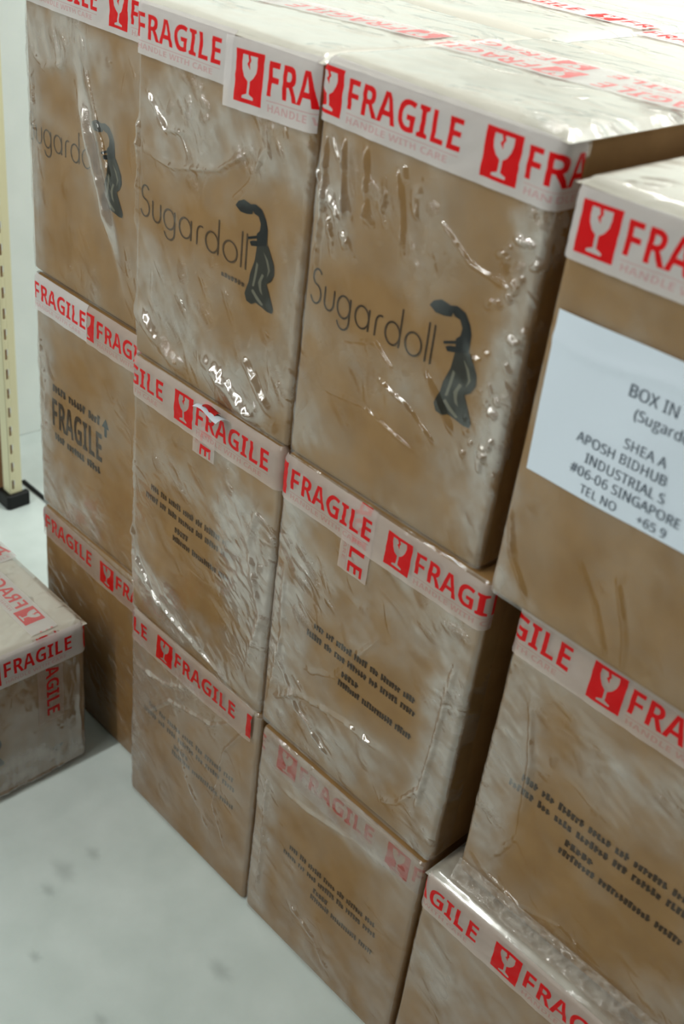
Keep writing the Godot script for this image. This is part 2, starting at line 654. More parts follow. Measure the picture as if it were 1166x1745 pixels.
func body_mesh(c: Dictionary) -> ArrayMesh:
	var st := SurfaceTool.new()
	st.begin(Mesh.PRIMITIVE_TRIANGLES)
	var r: float = c.r
	var ring := []          # outline from above: [x, z, normal x, normal z, front?]
	var a := Vector2(c.w / 2 - r, c.d / 2 - r)
	for k in 13:
		ring.append([lerpf(-a.x, a.x, k / 12.0), a.y, 0.0, 1.0])
	for q in [[1, 1, PI / 2], [1, -1, 0.0], [-1, -1, -PI / 2], [-1, 1, -PI]]:
		for k in range(0 if q[1] == -1 or q[0] == -1 else 1, 5):
			var t: float = q[2] - k * PI / 8
			ring.append([q[0] * a.x, q[1] * a.y, cos(t), sin(t)])
	ring.pop_back()
	var rows := []          # [y, pull-in]
	for k in 4:
		var p := k * PI / 6
		rows.append([r * (1 - sin(p)), r * (1 - cos(p))])
	rows.reverse()
	for k in range(1, 14):
		rows.append([lerpf(r, c.h - r, k / 14.0), 0.0])
	for k in 4:
		var p := k * PI / 6
		rows.append([c.h - r + r * sin(p), r * (1 - cos(p))])
	var n := ring.size()
	st.set_smooth_group(0)
	var pts := []
	for row in rows:
		for q in ring:
			var p := Vector3(q[0] + (r - row[1]) * q[2], row[0], q[1] + (r - row[1]) * q[3])
			if q[3] == 1.0 and q[2] == 0.0:
				p.z += swell(c, p.x, p.y)
			pts.append(p)
	for j in rows.size() - 1:
		for i in n:
			var i2 := (i + 1) % n
			var p00: Vector3 = pts[j * n + i]
			var p10: Vector3 = pts[j * n + i2]
			var p01: Vector3 = pts[(j + 1) * n + i]
			var p11: Vector3 = pts[(j + 1) * n + i2]
			for v in [p00, p01, p10, p10, p01, p11]:
				st.add_vertex(v)
	for j in [0, rows.size() - 1]:
		for i in n:
			var p: Vector3 = pts[j * n + i]
			var q: Vector3 = pts[j * n + (i + 1) % n]
			var m := Vector3(0, p.y, 0)
			for v in ([p, m, q] if j else [q, m, p]):
				st.add_vertex(v)
	st.generate_normals()
	return st.commit()


func flap_mesh(c: Dictionary, front: bool) -> ArrayMesh:
	"""One of the two long closing flaps; they meet along the middle of the top."""
	var st := SurfaceTool.new()
	st.begin(Mesh.PRIMITIVE_TRIANGLES)
	var deep: float = c.d / 2 - 0.012
	slab_in(st, Vector3(0, c.h + 0.001, (deep / 2 + 0.0015) * (1 if front else -1)), Vector3(c.w - 0.018, 0.004, deep - 0.003), 0.0018)
	st.generate_normals()
	return st.commit()


# ---------------------------------------------------------------------- prints
func print_mesh(c: Dictionary, tris: PackedVector2Array, off := 0.0009) -> ArrayMesh:
	var st := SurfaceTool.new()
	st.begin(Mesh.PRIMITIVE_TRIANGLES)
	for k in range(0, tris.size(), 3):
		var p := [skin(c, tris[k].x, tris[k].y, off), skin(c, tris[k + 1].x, tris[k + 1].y, off), skin(c, tris[k + 2].x, tris[k + 2].y, off)]
		if (p[1] - p[0]).cross(p[2] - p[0]).z > 0.0:
			p.reverse()
		for v in p:
			st.set_normal(Vector3(0, 0, 1))
			st.add_vertex(v)
	return st.commit()


func poly_tris(pts: PackedVector2Array) -> PackedVector2Array:
	var out := PackedVector2Array()
	for k in Geometry2D.triangulate_polygon(pts):
		out.append(pts[k])
	return out


func ribbon(path: PackedVector2Array, w: float) -> PackedVector2Array:
	"""A pen stroke of width w along a path."""
	var out := PackedVector2Array()
	var L := PackedVector2Array()
	var R := PackedVector2Array()
	for k in path.size():
		var t := (path[mini(k + 1, path.size() - 1)] - path[maxi(k - 1, 0)]).normalized()
		var n := Vector2(-t.y, t.x) * w / 2
		L.append(path[k] + n)
		R.append(path[k] - n)
	for k in path.size() - 1:
		for v in [L[k], R[k], L[k + 1], L[k + 1], R[k], R[k + 1]]:
			out.append(v)
	return out


func arc(c: Vector2, r: Vector2, a0: float, a1: float, n := 16) -> PackedVector2Array:
	var p := PackedVector2Array()
	for k in n + 1:
		var t := deg_to_rad(lerpf(a0, a1, k / float(n)))
		p.append(c + Vector2(cos(t), sin(t)) * r)
	return p


func wordmark(x: float, y: float, tall: float, wide: float) -> PackedVector2Array:
	"""The carton's thin round lettering, drawn with a pen: a capital is tall, the word is wide."""
	var strokes := []
	var u := 1.0
	# unit: x-height 0.62, capitals 1.0; pen positions in capitals
	strokes.append(arc(Vector2(0.27, 0.76), Vector2(0.19, 0.22), 30, 250, 14) + arc(Vector2(0.25, 0.27), Vector2(0.23, 0.27), 80, -160, 16))
	strokes.append(PackedVector2Array([Vector2(0.66, 0.62)]) + arc(Vector2(0.87, 0.23), Vector2(0.21, 0.23), 180, 360, 14) + PackedVector2Array([Vector2(1.08, 0.62)]))
	strokes.append(arc(Vector2(1.53, 0.31), Vector2(0.28, 0.31), 0, 360, 24))
	strokes.append(PackedVector2Array([Vector2(1.81, 0.62), Vector2(1.81, 0.0)]) + arc(Vector2(1.55, -0.06), Vector2(0.26, 0.26), 0, -165, 14))
	strokes.append(arc(Vector2(2.34, 0.31), Vector2(0.29, 0.31), 0, 360, 24))
	strokes.append(PackedVector2Array([Vector2(2.63, 0.62), Vector2(2.63, 0.0)]))
	strokes.append(PackedVector2Array([Vector2(2.92, 0.0), Vector2(2.92, 0.4)]) + arc(Vector2(3.12, 0.38), Vector2(0.20, 0.24), 180, 70, 10))
	strokes.append(arc(Vector2(3.62, 0.31), Vector2(0.29, 0.31), 0, 360, 24))
	strokes.append(PackedVector2Array([Vector2(3.91, 1.08), Vector2(3.91, 0.0)]))
	strokes.append(arc(Vector2(4.44, 0.31), Vector2(0.31, 0.31), 0, 360, 24))
	strokes.append(PackedVector2Array([Vector2(4.93, 1.08), Vector2(4.93, 0.0)]))
	strokes.append(PackedVector2Array([Vector2(5.13, 1.08), Vector2(5.13, 0.0)]))
	var out := PackedVector2Array()
	for s in strokes:
		out.append_array(ribbon(s, 0.054 * u))
	for k in out.size():
		out[k] = Vector2(x + out[k].x * wide / 5.13, y + out[k].y * tall)
	return out


const EMBLEM_DARK := [
	[-.0177, -.0036, -.0126, .0035, -.0019, .0086, .0102, .0069, .0178, .0016, .0155, -.0055, .0057, -.0082, -.0073, -.009],
	[.0104, .006, .0213, .0091, .0335, .0056, .0423, -.0053, .0466, -.016, .0473, -.0324, .0474, -.0386, .0293, -.0444, .027, -.028, .0323, -.0228, .0334, -.013, .0282, -.0047, .0203, -.0036],
	[.0107, -.0371, .0275, -.0303, .0283, -.0338, .0113, -.0403],
	[.0145, -.0426, .0203, -.0392, .0302, -.0368, .0312, -.0436, .0181, -.0469]]
const EMBLEM_DRESS := [[.0293, -.0444, .0495, -.0367, .0555, -.0458, .0637, -.0594, .0652, -.0716, .06, -.0825, .0522, -.0882, .0589, -.1006, .0683, -.1186, .0671, -.1247, .058, -.1256, .0468, -.123, .0342, -.1209, .0258, -.1259, .016, -.1247, .0113, -.1155, .0137, -.1076, .0182, -.0967, .0197, -.0849, .0271, -.0642]]
const EMBLEM_FOLDS := [
	[.0429, -.0469, .0526, -.0556, .058, -.0682, .0528, -.0792, .0543, -.0688, .049, -.0571],
	[.0312, -.0647, .0287, -.0832, .0256, -.1, .0295, -.0994, .0327, -.0836, .035, -.0674],
	[.0277, -.1036, .0373, -.1104, .0497, -.1182, .0463, -.1209, .0343, -.1152, .0245, -.1073],
	[.0431, -.0769, .0369, -.0906, .0408, -.1021, .047, -.106, .0435, -.0965, .043, -.0879, .0474, -.0783]]


func emblem(c: Dictionary, t: Node3D, at: Vector2, s := 1.0) -> void:
	"""A bending figure in a long dress, printed dark beside the lettering."""
	var holder: MeshInstance3D
	var k := 0
	for set_ in [[EMBLEM_DARK, M.ink_black, "printed_emblem"], [EMBLEM_DRESS, M.ink_grey, "printed_dress"], [EMBLEM_FOLDS, M.ink_pale, "printed_fold"]]:
		var tris := PackedVector2Array()
		for flat in set_[0]:
			var pts := PackedVector2Array()
			for i in range(0, flat.size(), 2):
				pts.append(at + Vector2(flat[i], flat[i + 1]) * s)
			tris.append_array(poly_tris(pts))
		var o := part(set_[2], print_mesh(c, tris, 0.0009 + 0.0003 * k), set_[1], t if k == 0 else holder)
		if k == 0:
			holder = o
		k += 1


func marks(x0: float, x1: float, y: float, tall: float, words: Array, slope := 0.0) -> PackedVector2Array:
	"""A line of print too small to read: letter-like strokes gathered into words."""
	var out := PackedVector2Array()
	var total := 0.0
	for w in words:
		total += w + 1.0
	var unit := (x1 - x0) / (total - 1.0)
	var x := x0
	for w in words:
		for k in w:
			var gx: float = x + k * unit
			var gy: float = y + slope * (gx - x0)
			var hh := tall * glyphs.randf_range(0.8, 1.15)
			var ww := unit * glyphs.randf_range(0.5, 0.72)
			for v in [[0, 0], [ww, 0], [ww, hh], [0, 0], [ww, hh], [0, hh]]:
				out.append(Vector2(gx + v[0], gy + v[1]))
			var bar := glyphs.randf_range(0.0, 0.8) * hh
			for v in [[0, bar], [unit * 0.85, bar], [unit * 0.85, bar + hh * 0.3], [0, bar], [unit * 0.85, bar + hh * 0.3], [0, bar + hh * 0.3]]:
				out.append(Vector2(gx + v[0], gy + v[1]))
		x += (w + 1.0) * unit
	return out


func bar(x0: float, x1: float, y: float, tall: float) -> PackedVector2Array:
	var out := PackedVector2Array()
	var n := 8
	for k in n:
		var a := lerpf(x0, x1, k / float(n))
		var b := lerpf(x0, x1, (k + 1) / float(n))
		for v in [Vector2(a, y), Vector2(b, y), Vector2(b, y + tall), Vector2(a, y), Vector2(b, y + tall), Vector2(a, y + tall)]:
			out.append(v)
	return out


func lettering(s: String, x: float, y: float, tall: float, bold: bool, wide := 0.0, mono := false) -> PackedVector2Array:
	var t := text_triangles(s, bold, mono)
	var tri: PackedVector2Array = t[0]
	var sx: float = tall if wide == 0.0 else wide / t[1]
	for k in tri.size():
		tri[k] = Vector2(x + tri[k].x * sx, y + tri[k].y * tall)
	return tri


func notice(c: Dictionary, t: Node3D, at: Array, m: Material) -> void:
	"""The four-line handling notice low on the middle and bottom cartons: [x0, x1, y of the first line, slant]."""
	var x0: float = at[0]
	var x1: float = at[1]
	var y: float = at[2]
	var w := x1 - x0
	var tris := marks(x0 + w * 0.06, x1 - w * 0.02, y, 0.0105, [4, 3, 6, 5, 3, 7, 4])
	tris.append_array(marks(x0, x1, y - 0.021, 0.0105, [6, 3, 4, 7, 3, 6, 5]))
	tris.append_array(marks(x0 + w * 0.36, x0 + w * 0.52, y - 0.046, 0.0105, [5]))
	tris.append_array(marks(x0 + w * 0.34, x1, y - 0.064, 0.0105, [9, 12, 6]))
	part("handling_notice", print_mesh(c, tris), m, t)


# ------------------------------------------------------------------------ tapes
func tape(c: Dictionary, t: Node, x0: float, x1: float, y0: float, y1: float, phase: float, m: Material, off := 0.0045, width := TAPE_W, period := TAPE_P, called := "fragile_tape", label := "") -> MeshInstance3D:
	"""A strip of printed tape along the front; y0 and y1 are its upper edge at its two ends, phase is where a symbol starts."""
	var nu := maxi(8, int((x1 - x0) / 0.005))
	var nv := 13
	var P := PackedVector3Array()
	var UV := PackedVector2Array()
	for j in nv:
		for i in nu:
			var fx := i / float(nu - 1)
			var fy := j / float(nv - 1)
			var x := lerpf(x0, x1, fx)
			var y := lerpf(y0, y1, fx) - fy * width
			var rip := n_fine.get_noise_3d(x * 22.0, y * 55.0, phase * 31.0) * 0.0016 + n_fine.get_noise_3d(x * 60.0, y * 60.0, 9.0) * 0.0005
			P.append(skin(c, x, y, off + rip))
			UV.append(Vector2((x - phase) / period, fy))
	return part(called, grid_mesh(nu, nv, P, UV), m, t, label)


func tape_down(c: Dictionary, t: Node, xc: float, y0: float, y1: float, m: Material, width := 0.05, off := 0.0032, u_end := 0.93) -> void:
	"""A strip that comes down over the front from the top."""
	var nu := 9
	var nv := 40
	var P := PackedVector3Array()
	var UV := PackedVector2Array()
	for j in nv:
		for i in nu:
			var x := xc + (i / float(nu - 1) - 0.5) * width
			var y := lerpf(y0, y1, j / float(nv - 1))
			P.append(skin(c, x, y, off + n_fine.get_noise_2d(x * 40, y * 40) * 0.0008))
			UV.append(Vector2(u_end - (y - y1) / TAPE_P, 1.0 - i / float(nu - 1)))
	part("fragile_tape", grid_mesh(nu, nv, P, UV), m, t)


func tape_top(c: Dictionary, t: Node, x0: float, x1: float, z0: float, z1: float, phase: float, m: Material, flip := true, width := 0.07, off := 0.0088) -> void:
	"""A strip across the top; z0 and z1 are its middle at its two ends."""
	var nu := 60
	var nv := 13
	var P := PackedVector3Array()
	var UV := PackedVector2Array()
	for j in nv:
		for i in nu:
			var fx := i / float(nu - 1)
			var x := lerpf(x0, x1, fx)
			var z := lerpf(z0, z1, fx) + (j / float(nv - 1) - 0.5) * width
			var rip := n_fine.get_noise_3d(x * 30.0, z * 50.0, phase * 31.0) * 0.0006
			P.append(Vector3(x, c.h + off + rip, z))
			var u := (x - phase) / TAPE_P
			UV.append(Vector2(-u if flip else u, (1.0 - j / float(nv - 1)) if flip else j / float(nv - 1)))
	part("fragile_tape", grid_mesh(nu, nv, P, UV), m, t)


func tape_over(c: Dictionary, t: Node, xc: float, m: Material, width := 0.056) -> void:
	"""A strip that runs from the front edge back over the top."""
	var nu := 9
	var nv := 50
	var P := PackedVector3Array()
	var UV := PackedVector2Array()
	for j in nv:
		for i in nu:
			var x := xc + (i / float(nu - 1) - 0.5) * width
			var z := lerpf(c.d / 2 - 0.012, -c.d / 2 + 0.02, j / float(nv - 1))
			P.append(Vector3(x, c.h + 0.0095 + n_fine.get_noise_2d(x * 40, z * 40) * 0.0006, z))
			UV.append(Vector2(-z / TAPE_P + 0.55, 1.0 - i / float(nu - 1)))
	part("fragile_tape", grid_mesh(nu, nv, P, UV), m, t)


# ------------------------------------------------------------------- stretch film
# folds: [width, height, milk, x, y, x, y, ...] creases in the carton's own front plane
# milk:  [x, y, rx, ry, degrees, amount]        loose patches (negative amounts are taut, clear ones)
func film(c: Dictionary, t: Node3D, o: Dictionary) -> void:
	var step: float = o.get("step", 0.0023)
	var ex := 0.035
	var ylow := 0.003
	var yhigh: float = c.h + 0.02 if o.get("top", true) else c.h - 0.001
	var nu := int((c.w + 2 * ex) / step) + 1
	var nv := int((yhigh - ylow) / step) + 1
	var folds: Array = o.get("folds", [])
	var milk: Array = o.get("milk", [])
	var base: float = o.get("base", 0.12)
	var crease: float = o.get("crease", 0.0035)
	var ang: float = deg_to_rad(o.get("angle", 70.0))
	var sd: float = o.get("seed", 1.0) * 17.3
	var ca := cos(ang)
	var sa := sin(ang)
	var P := PackedVector3Array()
	var UV := PackedVector2Array()
	var C := PackedColorArray()
	var C0 := PackedColorArray()
	var boxes := []
	for f in folds:
		var lo := Vector2(1e9, 1e9)
		var hi := -lo
		for k in range(3, f.size(), 2):
			lo = lo.min(Vector2(f[k], f[k + 1]))
			hi = hi.max(Vector2(f[k], f[k + 1]))
		boxes.append([lo - Vector2.ONE * f[0] * 3.0, hi + Vector2.ONE * f[0] * 3.0])
	for j in nv:
		var y := lerpf(ylow, yhigh, j / float(nv - 1))
		for i in nu:
			var x := lerpf(-c.w / 2 - ex, c.w / 2 + ex, i / float(nu - 1))
			var u := x * ca + y * sa      # along the pull of the film
			var v := -x * sa + y * ca
			var p1 := n_patch.get_noise_3d(x * 7.0, y * 7.0, sd)
			var p2 := n_patch.get_noise_3d(x * 18.0, y * 18.0, sd + 40.0)
			var loose := clampf(0.45 + 1.3 * p1, 0.0, 1.0)
			var r1 := n_fold.get_noise_3d(u * 5.0, v * 26.0, sd)
			var r2 := n_fold.get_noise_3d(u * 16.0 + 5.0, v * 30.0, sd + 9.0)
			var hgt := crease * loose * (0.6 * (r1 * 0.5 + 0.5) + 0.5 * pow(clampf(r2 * 0.5 + 0.5, 0, 1), 2.0))
			var al := base + 0.16 * p1 + 0.10 * p2 + 0.10 * loose * clampf(r1 * 1.5, -0.5, 1.0)
			# film that bridges the corners is doubled and dull
			var edge := minf(c.w / 2 - absf(x), 0.05)
			al += 0.16 * exp(-maxf(edge, 0.0) / 0.018)
			for m in milk:
				var dx: float = x - m[0]
				var dy: float = y - m[1]
				var cr := cos(deg_to_rad(m[4]))
				var sr := sin(deg_to_rad(m[4]))
				var q: float = pow((dx * cr + dy * sr) / m[2], 2.0) + pow((-dx * sr + dy * cr) / m[3], 2.0)
				if q < 4.0:
					var k := exp(-q * q * 0.8)
					al += m[5] * k * (1.25 + 1.2 * p2 + 0.8 * r1)
					hgt += maxf(m[5], 0.0) * k * 0.003 * (r2 * 0.5 + 0.5)
					if m[5] < 0.0:
						hgt *= 1.0 - 0.7 * k
			for k in folds.size():
				var bb = boxes[k]
				if x < bb[0].x or y < bb[0].y or x > bb[1].x or y > bb[1].y:
					continue
				var f: Array = folds[k]
				var pt := Vector2(x, y)
				var best := 1e9
				var fade := 1.0
				var segs := (f.size() - 5) / 2
				for s in segs:
					var a := Vector2(f[3 + s * 2], f[4 + s * 2])
					var b := Vector2(f[5 + s * 2], f[6 + s * 2])
					var ab := b - a
					var tt := clampf((pt - a).dot(ab) / ab.length_squared(), 0.0, 1.0)
					var dd := pt.distance_to(a + ab * tt)
					if dd < best:
						best = dd
						var g := (s + tt) / segs
						fade = smoothstep(0.0, 0.2, g) * smoothstep(1.0, 0.8, g)
				var wob: float = f[0] * 0.62 * (1.0 + 0.4 * p2)
				var e := exp(-pow(best / wob, 2.0)) * fade
				hgt += f[1] * 0.75 * e * (1.0 + (0.15 if f[0] > 0.011 else 0.5) * r2)
				al += f[2] * 0.5 * exp(-pow(best / (wob * 2.2), 2.0)) * fade
			hgt *= 1.0 - 0.75 * smoothstep(c.h - 0.09, c.h - 0.06, y)
			var hold := smoothstep(0.0, 0.02, y) * smoothstep(c.h + 0.012, c.h - 0.01, y)
			P.append(skin(c, x, y, 0.0022 + hgt * hold))
			UV.append(Vector2(u, v) / CREASE_M + Vector2(sd, sd * 0.37))
			C.append(Color(1, 1, 1, clampf((al - 0.10) * 0.62, 0.0, 0.5)))
			C0.append(Color(1, 1, 1, clampf(0.38 + 1.0 * (al - base) + 0.25 * loose, 0.12, 1.0)))
	var mesh := grid_mesh(nu, nv, P, UV, C, [M[o.get("skin", "layers")], M.haze], C0)
	part("stretch_film", mesh, null, t, "clear stretch film with milky creases")
	if o.get("top", true):
		film_top(c, t, sd, o.get("top_step", 0.006), o.get("top_milk", 0.3))


func film_top(c: Dictionary, t: Node3D, sd: float, step: float, base: float) -> void:
	var nu := int(c.w / step) + 1
	var nv := int(c.d / step) + 1
	var P := PackedVector3Array()
	var UV := PackedVector2Array()
	var C := PackedColorArray()
	for j in nv:
		var z := lerpf(c.d / 2 + 0.003, -c.d / 2 - 0.003, j / float(nv - 1))
		for i in nu:
			var x := lerpf(-c.w / 2 - 0.003, c.w / 2 + 0.003, i / float(nu - 1))
			var p1 := n_patch.get_noise_3d(x * 6.0, z * 6.0, sd + 3.0)
			var r1 := n_fold.get_noise_3d(x * 7.0, z * 22.0, sd + 5.0)
			var r2 := n_fold.get_noise_3d(x * 30.0, z * 24.0, sd + 7.0)
			var e := minf(c.w / 2 - absf(x), c.d / 2 - absf(z))
			var hold := smoothstep(-0.003, 0.03, e)
			P.append(Vector3(x, c.h + 0.0058 - 0.0083 * smoothstep(0.012, -0.004, e) + hold * 0.004 * clampf(0.5 + p1, 0, 1) * (0.7 * (r1 * 0.5 + 0.5) + 0.3 * (r2 * 0.5 + 0.5)), z))
			UV.append(Vector2(x, z) / CREASE_M + Vector2(sd, 0))
			C.append(Color(1, 1, 1, clampf(base + 0.48 + 0.2 * p1 + 0.12 * r1, 0.03, 0.85)))
	part("stretch_film", grid_mesh(nu, nv, P, UV, C, [M.film, M.haze_top]), null, t, "glossy film over the top")


func scatter(n: int, x0: float, x1: float, y0: float, y1: float, degrees: float, spread: float, length: float, w: float, h: float) -> Array:
	"""Many short creases of the film inside a rectangle."""
	var out := []
	for k in n:
		var p := Vector2(glyphs.randf_range(x0, x1), glyphs.randf_range(y0, y1))
		var a := deg_to_rad(degrees + glyphs.randfn(0.0, spread))
		var d := Vector2(cos(a), sin(a)) * length * glyphs.randf_range(0.4, 1.1) / 2
		var s := Vector2(-d.y, d.x) * glyphs.randfn(0.0, 0.12)
		out.append([w * glyphs.randf_range(0.7, 1.3), h * glyphs.randf_range(0.5, 1.2), 0.14, p.x - d.x, p.y - d.y, p.x + s.x, p.y + s.y, p.x + d.x, p.y + d.y])
	return out


# ====================================================================== the stack
func box_at(label: String, group: String, x0: float, x1: float, y0: float, h: float, zf: float, d: float, bulge := 0.004, turn := 0.0) -> Array:
	"""A carton whose front spans x0..x1 at z = zf: [its node, its shape, where its front's middle line stands]."""
	var c := carton(x1 - x0, h, d, bulge)
	var t := thing("cardboard_box", label, "box", Vector3((x0 + x1) / 2, y0, zf - d / 2), turn, group)
	part("body", body_mesh(c), M.kraft, t)
	return [t, c, Vector2((x0 + x1) / 2, y0), y0 > 0.9]


func flaps(b: Array) -> void:
	part("top_flap", flap_mesh(b[1], true), M.kraft, b[0])
	part("top_flap", flap_mesh(b[1], false), M.kraft, b[0])


func local(b: Array, o: Dictionary) -> Dictionary:
	"""Film notes written in the plane of the stack, moved to the carton's own front."""
	var at: Vector2 = b[2]
	var out := o.duplicate(true)
	for f in out.get("folds", []):
		for k in range(3, f.size(), 2):
			f[k] -= at.x
			f[k + 1] -= at.y
	for m in out.get("milk", []):
		m[0] -= at.x
		m[1] -= at.y
	return out


func strip(b: Array, x0: float, x1: float, y0: float, y1: float, phase: float, m: Material, off := 0.0045, width := TAPE_W, period := TAPE_P) -> void:
	var at: Vector2 = b[2]
	if not b[3]:
		y0 = minf(y0, at.y + b[1].h - 0.0015)
		y1 = minf(y1, at.y + b[1].h - 0.0015)
	tape(b[1], b[0], x0 - at.x, x1 - at.x, y0 - at.y, y1 - at.y, phase - at.x, m, off, width, period)


func stack() -> void:
	var D := 0.41
	var G := "film-wrapped boxes in the front row of the stack"
	# ---------------------------------------------------------------- bottom row
	var b0 := box_at("shadowed wrapped cardboard box at the floor behind the small box, below the FRAGILE-arrow box", G, -1.725, -1.365, 0.0, 0.462, -1.0, D)
	strip(b0, -1.76, -1.33, 0.462, 0.452, -1.515, M.tape_low, 0.0055)
	film(b0[1], b0[0], local(b0, {"seed": 1, "base": 0.10, "step": 0.005, "top": false, "angle": 150}))

	var b1 := box_at("wrapped cardboard box on the floor with a FRAGILE tape slanting down its top edge", G, -1.345, -0.985, 0.0, 0.462, -0.952, D)
	strip(b1, -1.37, -1.0, 0.47, 0.487, -1.264, M.tape_low, 0.0055)
	notice(b1[1], b1[0], [-1.30 + 1.165, -1.03 + 1.165, 0.268], M.ink_thin)
	film(b1[1], b1[0], local(b1, {"seed": 2, "skin": "snug", "base": 0.26, "angle": 152, "top": false,
		"folds": [[0.006, 0.006, 0.25, -1.34, 0.34, -1.24, 0.355, -1.16, 0.40, -1.0, 0.44], [0.005, 0.006, 0.2, -1.0, 0.44, -1.06, 0.33, -1.08, 0.18, -1.02, 0.06],
			[0.005, 0.005, 0.2, -1.0, 0.44, -1.10, 0.36, -1.22, 0.33, -1.30, 0.24], [0.007, 0.006, 0.15, -1.20, 0.30, -1.15, 0.18, -1.06, 0.08]],
		"milk": [[-1.32, 0.2, 0.04, 0.22, 0, 0.2], [-1.2, 0.36, 0.12, 0.05, 10, 0.15]]}))

	var b2 := box_at("wrapped cardboard box on the floor whose tape is almost hidden, third from the left", G, -0.98, -0.614, 0.0, 0.45, -0.952, D)
	strip(b2, -0.975, -0.60, 0.462, 0.462, -0.937, M.tape_faint, 0.0018)
	notice(b2[1], b2[0], [-0.895 + 0.797, -0.675 + 0.797, 0.243], M.ink_thin)
	film(b2[1], b2[0], local(b2, {"seed": 3, "skin": "snug", "base": 0.20, "angle": 155, "top": false,
		"folds": [[0.006, 0.005, 0.2, -0.93, 0.36, -0.85, 0.365, -0.74, 0.385, -0.64, 0.39], [0.006, 0.006, 0.15, -0.95, 0.40, -0.945, 0.2, -0.95, 0.05],
			[0.008, 0.006, 0.18, -0.88, 0.13, -0.80, 0.10, -0.74, 0.03]],
		"milk": [[-0.95, 0.22, 0.03, 0.2, 0, 0.22], [-0.80, 0.40, 0.16, 0.035, 0, 0.22], [-0.78, 0.05, 0.12, 0.05, 0, 0.12], [-0.78, 0.30, 0.10, 0.07, 0, -0.2]]}))

	var b3 := box_at("rightmost wrapped cardboard box on the floor, standing proud with a bright white tape ledge", G, -0.597, -0.235, 0.0, 0.468, -0.936, D)
	strip(b3, -0.60, -0.22, 0.474, 0.474, -0.464, M.tape_mid, 0.0062)
	film(b3[1], b3[0], local(b3, {"seed": 4, "skin": "snug", "base": 0.24, "angle": 150,
		"milk": [[-0.5, 0.3, 0.1, 0.1, 0, 0.15]], "top_milk": -0.1, "top_step": 0.003}))

	# ---------------------------------------------------------------- middle row
	var y1 := 0.463 + GAP
	var m0 := box_at("leftmost middle wrapped box, printed FRAGILE with a black up arrow", G, -1.727, -1.365, y1 + 0.004, 0.487, -1.0, D)
	strip(m0, -1.765, -1.55, 0.968, 0.970, -1.776, M.tape_clear, 0.005)
	strip(m0, -1.548, -1.33, 0.970, 0.962, -1.573, M.tape_mid, 0.0062)
	var tr := lettering("FRAGILE", -1.676 + 1.546, 0.668 - m0[2].y, 0.058, true, 0.168)
	tr.append_array(marks(-1.672 + 1.546, -1.512 + 1.546, 0.742 - m0[2].y, 0.015, [5, 6, 4]))
	tr.append_array(marks(-1.668 + 1.546, -1.512 + 1.546, 0.640 - m0[2].y, 0.014, [4, 7, 5]))
	part("printed_lettering", print_mesh(m0[1], tr), M.ink, m0[0])
	var ar := PackedVector2Array()
	for p in [[-.0035, 0], [.0035, 0], [.0035, .018], [.011, .018], [0, .036], [-.011, .018], [-.0035, .018]]:
		ar.append(Vector2(-1.496 + 1.546 + p[0], 0.727 - m0[2].y + p[1]))
	part("printed_arrow", print_mesh(m0[1], poly_tris(ar)), M.ink_black, m0[0])
	film(m0[1], m0[0], local(m0, {"seed": 5, "base": 0.06, "step": 0.0035, "angle": 145, "top": false,
		"folds": [[0.008, 0.006, 0.2, -1.71, 0.87, -1.69, 0.75, -1.70, 0.60], [0.006, 0.004, 0.12, -1.41, 0.80, -1.405, 0.60]],
		"milk": [[-1.72, 0.72, 0.05, 0.25, 0, 0.3], [-1.62, 0.52, 0.12, 0.07, 0, 0.25], [-1.54, 0.84, 0.11, 0.05, 0, -0.2], [-1.58, 0.70, 0.08, 0.06, 0, -0.25], [-1.45, 0.62, 0.06, 0.1, 0, -0.2]]}))

	var m1 := box_at("second middle wrapped box from the left, torn red tape at its top edge", G, -1.347, -0.988, y1, 0.50, -0.95, D)
	strip(m1, -1.37, -0.982, 0.962, 0.966, -1.233, M.tape_mid, 0.0062, 0.066)
	notice(m1[1], m1[0], [-1.305 + 1.1675, -1.075 + 1.1675, 0.742 - m1[2].y], M.ink_thin)
	film(m1[1], m1[0], local(m1, {"seed": 6, "base": 0.10, "angle": 148, "top": false,
		"folds": [[0.009, 0.006, 0.25, -1.02, 0.88, -1.04, 0.78, -1.0, 0.66, -1.03, 0.52], [0.006, 0.005, 0.2, -1.34, 0.56, -1.25, 0.53, -1.15, 0.50, -1.02, 0.475],
			[0.006, 0.006, 0.2, -1.34, 0.66, -1.32, 0.58, -1.24, 0.515], [0.005, 0.004, 0.15, -1.34, 0.87, -1.335, 0.7, -1.34, 0.55]],
		"milk": [[-1.04, 0.72, 0.07, 0.16, 15, 0.42], [-1.27, 0.535, 0.1, 0.045, -20, 0.5], [-1.10, 0.53, 0.12, 0.05, -15, 0.24], [-1.2, 0.72, 0.10, 0.05, 0, -0.3], [-1.16, 0.62, 0.08, 0.05, 0, -0.2]]}))
	tape_down(m1[1], m1[0], -1.158 + 1.1675, 0.497, 0.870 - m1[2].y, M.tape_mid, 0.052, 0.0035, 0.90)
	torn_flap(m1)

	var m2 := box_at("third middle wrapped box, its FRAG tape end tucked behind the rightmost upper box", G, -0.984, -0.606, y1, 0.50, -0.95, D)
	strip(m2, -1.0, -0.597, 0.962, 0.960, -0.776, M.tape_mid, 0.0062, 0.066, 0.24)
	notice(m2[1], m2[0], [-0.90 + 0.795, -0.68 + 0.795, 0.716 - m2[2].y], M.ink)
	tape_down(m2[1], m2[0], -0.828 + 0.795, 0.497, 0.848 - m2[2].y, M.tape_mid, 0.056, 0.0035, 0.90)
